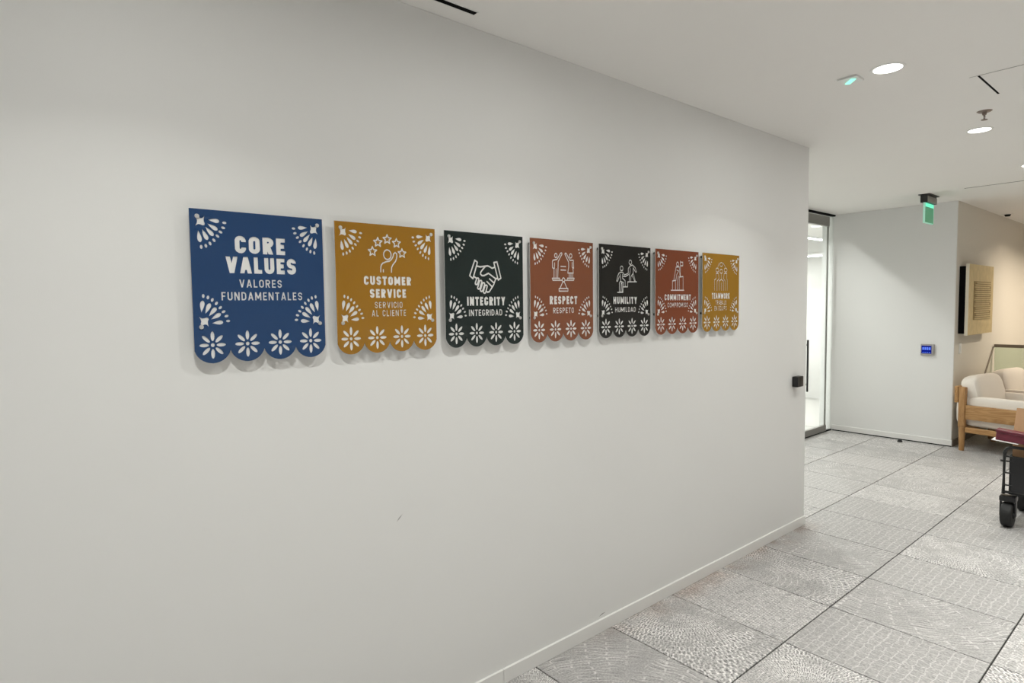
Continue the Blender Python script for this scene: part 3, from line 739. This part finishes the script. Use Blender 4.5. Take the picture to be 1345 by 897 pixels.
def acrylic(name, col, rough=0.16):
    return mat(name, col, rough, noise=0.03, nscale=6, coat=0.0, spec=0.45)
PCOL = [(0.016, 0.054, 0.150), (0.33, 0.155, 0.012), (0.011, 0.019, 0.018), (0.215, 0.072, 0.034), (0.009, 0.009, 0.0085), (0.205, 0.052, 0.022), (0.33, 0.165, 0.014)]
PLAB = ['blue sign panel reading CORE VALUES, largest and leftmost', 'ochre sign panel with five stars reading CUSTOMER SERVICE', 'dark green sign panel with a handshake reading INTEGRITY',
        'terracotta sign panel with two figures on a scale reading RESPECT', 'black sign panel with figures on steps reading HUMILITY', 'rust red sign panel with a figure on a podium reading COMMITMENT', 'ochre sign panel with a group of figures reading TEAMWORK, last of the row']
bm = bmesh.new(); cyl(bm, (0, 0.0, 0), (0, -(PS-PT-0.0035), 0), 0.0062, n=14); barrel_me = bpy.data.meshes.new('barrel')
bmesh.ops.recalc_face_normals(bm, faces=bm.faces); bm.to_mesh(barrel_me); bm.free(); barrel_me.materials.append(M['darksteel'])
bm = bmesh.new(); cyl(bm, (0, -PS, 0), (0, -PS-0.003, 0), 0.0068, 0.0060, n=16); cap_me = bpy.data.meshes.new('cap')
bmesh.ops.recalc_face_normals(bm, faces=bm.faces); bm.to_mesh(cap_me); bm.free(); cap_me.materials.append(M['steel'])
bm = sheet([OUT], -(PS-PT), -(PS-PT-0.0035)); clear_me = bpy.data.meshes.new('frosted_backing')
bmesh.ops.recalc_face_normals(bm, faces=bm.faces); bm.to_mesh(clear_me); bm.free(); clear_me.materials.append(M['clear'])
for i in range(7):
    e_ = tag(empty('sign_panel', (PX0+i*(PW+PG), 0.0, PZT)), PLAB[i], 'sign', 'papel picado style sign panels on the wall')
    loops = [OUT]+MOTIF
    for t_ in TEXT[i]: loops += text_loops(*t_)
    if ICON[i]: loops += stroke_loops(ICON[i], HALF[i])
    if i == 3: loops += [[(183, 114.5), (219, 114.5), (219, 119.7), (183, 119.7)], [(183, 130.6), (219, 130.6), (219, 135.8), (183, 135.8)]]
    bm = sheet(loops, -PS, -(PS-PT))
    to_obj('cut_face', bm, acrylic('acrylic_panel', PCOL[i]), e_)
    link('frosted_backing', clear_me, None, e_)
    for x, v in ((20.5, 21.5), (W_-17.5, 21.5), (20.5, 346), (W_-17.5, 344)):
        s_ = link('standoff', barrel_me, None, e_, (x/1000, 0, -v/1000))
        link('standoff_cap', cap_me, None, s_)

# ------------------------------------------------------------------ ceiling fittings
def strip(name, b, label, cat, m=None):
    e_ = tag(empty(name, ((b[0]+b[2])/2, (b[1]+b[3])/2, CEIL)), label, cat)
    hx, hy = (b[2]-b[0])/2, (b[3]-b[1])/2
    return e_, hx, hy
e_, hx, hy = strip('slot_diffuser', (0.2, -0.1105, 1.415, -0.0865), 'black linear air slot in the ceiling above the sign wall', 'air vent')
boxo('slot', (-hx, -hy, -0.0012, hx, hy, 0.0), M['blackmatte'], e_)
for s in (-1, 1):
    boxo('flange', (-hx-0.003, s*hy-0.0015+s*0.0015, -0.002, hx+0.003, s*hy+0.0015+s*0.0015, 0.0), M['whiteplastic'], e_)

e_ = tag(empty('access_panel', (3.925, -1.37, CEIL)), 'white ceiling access panel with a dark gap along one side', 'access panel')
boxo('door', (-0.200, -0.232, -0.0022, 0.200, 0.226, 0.0), M['ceil'], e_)
boxo('frame_gap', (-0.195, 0.2285, -0.0012, 0.205, 0.2375, 0.0), M['blackmatte'], e_)
boxo('frame_gap', (-0.2035, -0.26, -0.0010, -0.2012, 0.27, 0.0), mat('grey_gap', (0.3, 0.29, 0.27), 0.9), e_)

e_ = tag(empty('ceiling_joint', (7.268, -1.6, CEIL)), 'thin dark joint line across the ceiling beyond the downlights', 'ceiling joint')
boxo('joint_strip', (-0.006, -1.4, -0.0015, 0.006, 1.343, 0.0), mat('joint_dark', (0.08, 0.075, 0.07), 0.8), e_)

# square plate with a green light
e_ = tag(empty('emergency_plate', (3.268, -0.722, CEIL)), 'small square white ceiling plate with a green light', 'ceiling fitting')
boxo('plate', (-0.05, -0.045, -0.010, 0.05, 0.045, 0.0), M['whiteplastic'], e_, bev=0.002)
bm = bmesh.new(); box(bm, -0.036, -0.013, -0.016, 0.036, 0.013, -0.010, bev=0.004)
o = to_obj('green_lens', bm, mat_emit('green_glow', (0.35, 1.0, 0.72), 1.3), e_, smooth=True); o.rotation_euler = (0, 0, 0.75)

# sprinkler heads
def sprinkler(x, y, label, dark):
    e_ = tag(empty('sprinkler', (x, y, CEIL)), label, 'sprinkler', 'ceiling sprinkler heads')
    m_ = mat('sprinkler_metal', dark, 0.4, metal=0.6)
    bm = bmesh.new(); cyl(bm, (0, 0, -0.006), (0, 0, 0), 0.030, 0.038, n=20); to_obj('escutcheon', bm, m_, e_, smooth=True)
    bm = bmesh.new(); cyl(bm, (0, 0, -0.022), (0, 0, -0.006), 0.010, 0.013, n=12); to_obj('body', bm, m_, e_)
    bm = bmesh.new()
    for s in (-1, 1): tube(bm, [(s*0.008, 0, -0.02), (s*0.014, 0, -0.032), (s*0.011, 0, -0.042), (0, 0, -0.047)], 0.0025, 6)
    to_obj('frame_arm', bm, m_, e_)
    bm = bmesh.new(); cyl(bm, (0, 0, -0.051), (0, 0, -0.048), 0.016, n=14); to_obj('deflector', bm, m_, e_)
sprinkler(4.44, -1.011, 'brownish sprinkler head hanging beside the second downlight', (0.25, 0.2, 0.17))
e_ = tag(empty('smoke_detector', (9.85, -0.11, CEIL)), 'small dark round detector on the corridor ceiling near the wall', 'detector')
bm = bmesh.new(); cyl(bm, (0, 0, -0.008), (0, 0, 0), 0.055, 0.062, n=20); to_obj('base_ring', bm, M['whiteplastic'], e_, smooth=True)
bm = bmesh.new(); cyl(bm, (0, 0, -0.03), (0, 0, -0.008), 0.026, 0.036, n=20); to_obj('sensor', bm, M['blackmatte'], e_, smooth=True)

# edge-lit exit sign, seen nearly edge on
e_ = tag(empty('exit_sign', (7.40, 0.085, CEIL)), 'green edge-lit exit sign hanging from a black ceiling box', 'exit sign')
boxo('canopy', (-0.12, -0.05, -0.008, 0.20, 0.055, 0.0), M['black'], e_, bev=0.002)
boxo('housing', (-0.11, -0.028, -0.085, 0.19, 0.036, -0.010), M['black'], e_, bev=0.003)
boxo('housing_cover', (-0.108, -0.0315, -0.083, 0.188, -0.0275, -0.025), M['rail'], e_)
gm, t, b, N, L = nt('green_edge_lit')
b.inputs['Base Color'].default_value = (0.05, 0.32, 0.17, 1); b.inputs['Roughness'].default_value = 0.15
b.inputs['Emission Color'].default_value = (0.08, 0.75, 0.40, 1); b.inputs['Emission Strength'].default_value = 0.14
p_ = boxo('lit_panel', (-0.10, -0.006, -0.285, 0.18, 0.010, -0.085), gm, e_, bev=0.002)
edge_m = mat_emit('green_edge', (0.55, 1.0, 0.75), 0.55)
for bb in ((-0.103, -0.007, -0.29, -0.096, 0.011, -0.085), (0.176, -0.007, -0.29, 0.183, 0.011, -0.085), (-0.103, -0.007, -0.292, 0.183, 0.011, -0.285)):
    boxo('lit_edge', bb, edge_m, p_)
boxo('lit_top', (-0.09, -0.0075, -0.125, 0.17, -0.006, -0.088), mat_emit('green_top', (0.2, 1.0, 0.62), 1.0), p_)

# ------------------------------------------------------------------ wall fittings
e_ = tag(empty('card_reader', (4.285, 0, 1.04)), 'black card reader on the wall near the corner', 'card reader')
boxo('body', (-0.045, -0.042, 0.0, 0.045, 0.0, 0.075), M['black'], e_, bev=0.006)
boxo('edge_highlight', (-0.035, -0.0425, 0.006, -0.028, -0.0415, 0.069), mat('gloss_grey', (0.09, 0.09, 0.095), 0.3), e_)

e_ = tag(empty('keypad', (XB, 0.235, 1.085)), 'small grey wall keypad with a glowing blue screen', 'keypad')
boxo('body', (-0.024, -0.066, -0.064, 0.0, 0.066, 0.064), mat('keypad_grey', (0.36, 0.34, 0.33), 0.5), e_, bev=0.006)
s_ = boxo('screen', (-0.0255, -0.042, -0.044, -0.0235, 0.056, 0.046), mat_emit('screen_blue', (0.004, 0.01, 0.22), 1.0), e_)
lb = mat_emit('screen_light', (0.14, 0.26, 1.0), 1.0)
for z_, h_ in ((0.018, 0.010), (-0.002, 0.022), (-0.034, 0.006)):
    for k in range(4):
        boxo('screen_key', (-0.0262, -0.034+k*0.0215, z_, -0.0255, -0.018+k*0.0215, z_+h_), lb, s_)

e_ = tag(empty('light_switch', (8.30, -0.016, 1.10)), 'white light switch on the corridor wall below the artwork', 'light switch')
boxo('plate', (-0.045, -0.006, -0.06, 0.045, 0.0, 0.06), M['whiteplastic'], e_, bev=0.002)
boxo('rocker', (-0.017, -0.010, -0.033, 0.017, -0.006, 0.033), M['whiteplastic'], e_, bev=0.002)

e_ = tag(empty('door_stop', (7.94, 0.45, 0.0)), 'small dark door stop on the floor before the keypad wall', 'door stop')
bm = bmesh.new(); cyl(bm, (0, 0, 0), (0, 0, 0.008), 0.028, 0.026, n=18); to_obj('base', bm, M['darksteel'], e_)
bm = bmesh.new(); bmesh.ops.create_uvsphere(bm, u_segments=16, v_segments=8, radius=0.024, matrix=Matrix.Translation((0, 0, 0.01)) @ Matrix.Diagonal((1, 1, 0.9, 1)))
to_obj('rubber_dome', bm, M['rubber'], e_, smooth=True)

# ------------------------------------------------------------------ artwork
e_ = tag(empty('wall_art', (8.2, -0.016, 1.25)), 'gold and cream relief artwork on a black backing, corridor wall', 'artwork')
boxo('backing_frame', (0.0, -0.062, 0.02, 1.06, 0.0, 0.775), M['blackmatte'], e_)
gold = mat('pale_gold', (0.62, 0.49, 0.26), 0.55, noise=0.22, nscale=14, bump=0.3, bscale=60)
gold2 = mat('dull_gold', (0.30, 0.21, 0.085), 0.6, noise=0.3, nscale=20)
face = boxo('face_panel', (0.0, -0.086, 0.0, 1.09, -0.062, 0.80), gold, e_, bev=0.002)
boxo('edge_band', (-0.004, -0.088, 0.0, 0.012, -0.060, 0.80), mat('cream_edge', (0.8, 0.74, 0.6), 0.6), face)
boxo('inset', (0.215, -0.0895, 0.17, 0.96, -0.086, 0.61), gold2, face)
for k in range(18):
    z_ = 0.176+k*0.0240
    boxo('relief_bar', (0.235+0.02*((k*7) % 3), -0.099, z_, 0.95-0.03*((k*5) % 4), -0.0895, z_+0.014), gold, face)

# ------------------------------------------------------------------ glass guard rail
e_ = tag(empty('guard_rail', (9.8, -0.03, 0.0)), 'glass guard with a brown-grey top rail crossing the corridor', 'guard rail')
boxo('top_rail', (-0.022, -2.6, 1.035, 0.022, 0.0, 1.075), mat('bronze_rail', (0.20, 0.165, 0.13), 0.4, metal=0.5), e_, bev=0.004)
for k in range(2):
    boxo('glass_panel', (-0.006, -1.29-k*1.305, 0.05, 0.006, -0.005-k*1.305, 1.035), M['guardglass'], e_)
boxo('base_shoe', (-0.03, -2.6, 0.0, 0.03, 0.0, 0.09), M['rail'], e_)
bm = bmesh.new()
tube(bm, [(-0.01, 0.006, 1.04), (-0.52, 0.006, 0.62), (-0.9, 0.006, 0.31)], 0.009, 8)
to_obj('sloped_shade', bm, mat('sloped_shade_brown', (0.18, 0.15, 0.11), 0.5), e_)  # dark tube put in for the guard's leaning shade on the wall

# ------------------------------------------------------------------ armchairs
def armchair(loc, rz, label):
    e_ = tag(empty('armchair', loc, rz), label, 'armchair', 'oak armchairs against the corridor wall')
    W, D = 0.78, 0.80
    for x in (0.0, W):
        for y, h in ((0.0, 0.70), (-D, 0.56)):
            bm = bmesh.new()
            cyl(bm, (x, y, 0), (x, y, 0.26), 0.024, 0.032, n=16)
            box(bm, x-0.032, y-0.032, 0.26, x+0.032, y+0.032, h, bev=0.01)
            to_obj('leg', bm, M['woodz'], e_, smooth=True)
    boxo('back_rail', (-0.034, 0.034, 0.525, W+0.034, 0.070, 0.705), M['woodx'], e_, bev=0.006)
    for x in (0.0, W):
        boxo('arm_panel', (x-0.020, -D+0.032, 0.350, x+0.020, -0.032, 0.505), M['wood'], e_, bev=0.005)
        boxo('side_rail', (x-0.018, -D+0.032, 0.205, x+0.018, -0.032, 0.262), M['wood'], e_, bev=0.004)
    for y in (0.0, -D):
        boxo('cross_rail', (0.032, y-0.018, 0.205, W-0.032, y+0.018, 0.262), M['woodx'], e_, bev=0.004)
    bm = bmesh.new(); cushion(bm, (W/2, -D/2+0.0, 0.335), (W-0.05, D+0.02, 0.15), 0.2); to_obj('seat_cushion', bm, M['fabric'], e_, smooth=True)
    for x in (0.072, W-0.072):
        bm = bmesh.new(); cushion(bm, (x, -D/2-0.0, 0.50), (0.10, D-0.07, 0.20), 0.22); to_obj('arm_cushion', bm, M['fabric'], e_, smooth=True)
    bm = bmesh.new(); cushion(bm, (W/2, 0.0, 0.44), (W-0.06, 0.17, 0.36), 0.22); to_obj('back_cushion', bm, M['fabric'], e_, smooth=True)
    bm = bmesh.new(); cushion(bm, (W/2, -0.045, 0.62), (W-0.10, 0.18, 0.40), 0.30, mtx=Matrix.Rotation(math.radians(-14), 3, 'X')); to_obj('back_pillow', bm, M['fabric'], e_, smooth=True)
    return e_
armchair((7.97, -0.135, 0.0), -math.radians(9), 'light oak armchair with cream cushions nearest the keypad wall')
armchair((8.90, -0.20, 0.0), -math.radians(9), 'light oak armchair with cream cushions behind the first armchair')

# ------------------------------------------------------------------ wagon and its load
WX, WY = 5.49, -0.965
e_ = tag(empty('utility_wagon', (WX, WY, 0.0)), 'black canvas folding wagon on rubber wheels at the right edge', 'wagon')
WL, WD = 0.95, 0.52      # along -y, along +x
bm = bmesh.new(); box(bm, 0.0, -WL+0.03, 0.235, WD, -0.03, 0.25); to_obj('bed', bm, M['canvas'], e_)
for x in (0.0, WD):
    bm = bmesh.new()
    # canvas side with a gap at the corner posts
    box(bm, x-0.004, -WL+0.05, 0.245, x+0.004, -0.038, 0.515, bev=0.002)
    to_obj('canvas_side', bm, M['canvas'], e_)
    bm = bmesh.new()
    r = 0.05
    pts = [(x, 0, 0.235), (x, 0, 0.53)]+[(x, -r+r*math.cos(a), 0.53+r*math.sin(a)) for a in (0.4, 0.8, 1.2, 1.57)]
    pts += [(x, -WL+r-r*math.sin(a), 0.53+r*math.cos(a)) for a in (0, 0.4, 0.8, 1.2)]+[(x, -WL, 0.53), (x, -WL, 0.235)]
    tube(bm, pts, 0.011, 8); to_obj('frame_tube', bm, M['tubeblack'], e_, smooth=True)
    bm = bmesh.new(); tube(bm, [(x, 0, 0.25), (x, -WL, 0.25)], 0.010, 8); to_obj('lower_tube', bm, M['tubeblack'], e_, smooth=True)
    bm = bmesh.new(); tube(bm, [(x, -0.0, 0.51), (x, -WL, 0.51)], 0.007, 8); to_obj('upper_tube', bm, M['tubeblack'], e_, smooth=True)
    for z_ in (0.30, 0.39, 0.475):
        bm = bmesh.new(); tube(bm, [(x, 0.0, z_), (x, -0.055, z_)], 0.006, 6); to_obj('strap_loop', bm, M['tubeblack'], e_)
for y in (-0.03, -WL+0.03):
    boxo('canvas_end', (0.02, y-0.004, 0.245, WD-0.02, y+0.004, 0.515), M['canvas'], e_)
bm = bmesh.new(); tube(bm, [(0.0, 0.0, 0.475), (-0.004, 0.022, 0.475)], 0.008, 6); to_obj('latch', bm, M['tubeblack'], e_)
for x in (0.0, WD):
    for y in (-0.03, -WL+0.06):
        w_ = link('wheel', None, None, e_)
        bpy.data.objects.remove(w_)
        bm = bmesh.new()
        cyl(bm, (x, y-0.034, 0.088), (x, y+0.034, 0.088), 0.088, n=28)
        bmesh.ops.bevel(bm, geom=[ed for ed in bm.edges if abs(ed.calc_face_angle(0)) > 1.0], offset=0.014, segments=3, affect='EDGES', profile=0.5)
        w_ = to_obj('wheel', bm, M['rubber'], e_, smooth=True)
        w_.rotation_euler = (0, 0, 0)
        bm = bmesh.new(); cyl(bm, (x, y-0.042, 0.088), (x, y+0.042, 0.088), 0.026, n=16); to_obj('hub', bm, M['black'], w_)
        bm = bmesh.new()
        for s in (-1, 1): box(bm, x-0.020, y+s*0.042-0.004, 0.075, x+0.028, y+s*0.042+0.004, 0.205, bev=0.002)
        box(bm, x-0.035, y-0.048, 0.185, x+0.045, y+0.048, 0.225, bev=0.008)
        to_obj('caster_fork', bm, M['black'], e_, smooth=True)
# load
e_ = tag(empty('cardboard_box', (5.67, -1.225, 0.251)), 'open brown cardboard box standing in the wagon', 'box')
bx_ = (-0.13, -0.22, 0.0, 0.30, 0.225, 0.40)
for nm, b_ in (('box_side', (-0.13, -0.22, 0, -0.124, 0.225, 0.42)), ('box_side', (0.294, -0.22, 0, 0.30, 0.225, 0.42)), ('box_side', (-0.124, -0.22, 0, 0.294, -0.214, 0.42)), ('box_side', (-0.124, 0.219, 0, 0.294, 0.225, 0.42)), ('box_bottom', (-0.124, -0.214, 0, 0.294, 0.219, 0.006))):
    boxo(nm, b_, M['card'], e_)
bm = bmesh.new()
box(bm, 0, -0.22, 0, 0.006, 0.225, 0.20)
o = to_obj('flap', bm, M['card'], e_, loc=(-0.13, 0, 0.42)); o.rotation_euler = (0, math.radians(28), 0)
bm = bmesh.new()
box(bm, 0, -0.22, 0, 0.006, 0.225, 0.20)
o = to_obj('flap', bm, M['card'], e_, loc=(0.294, 0, 0.42)); o.rotation_euler = (0, math.radians(70), 0)

e_ = tag(empty('maroon_case', (5.475, -0.92, 0.60)), 'dark maroon case laid across the wagon beside the cardboard box', 'case')
e_.rotation_euler = (math.radians(5), 0, 0)
e_.location = (5.475, -0.92, 0.634)
boxo('lid', (-0.05, -0.42, 0.055, 0.04, 0.005, 0.075), M['maroon'], e_, bev=0.004)
boxo('body', (-0.045, -0.42, 0.0, 0.035, 0.0, 0.055), M['maroon'], e_, bev=0.004)
o = tag(boxo('paper_sheet', (-0.06, -0.12, 0.0, 0.04, 0.03, 0.004), M['paper'], None, loc=(5.475, -0.93, 0.6275)), 'white sheet of paper sticking out under the maroon case', 'paper')
o.rotation_euler = (math.radians(5), 0, 0)
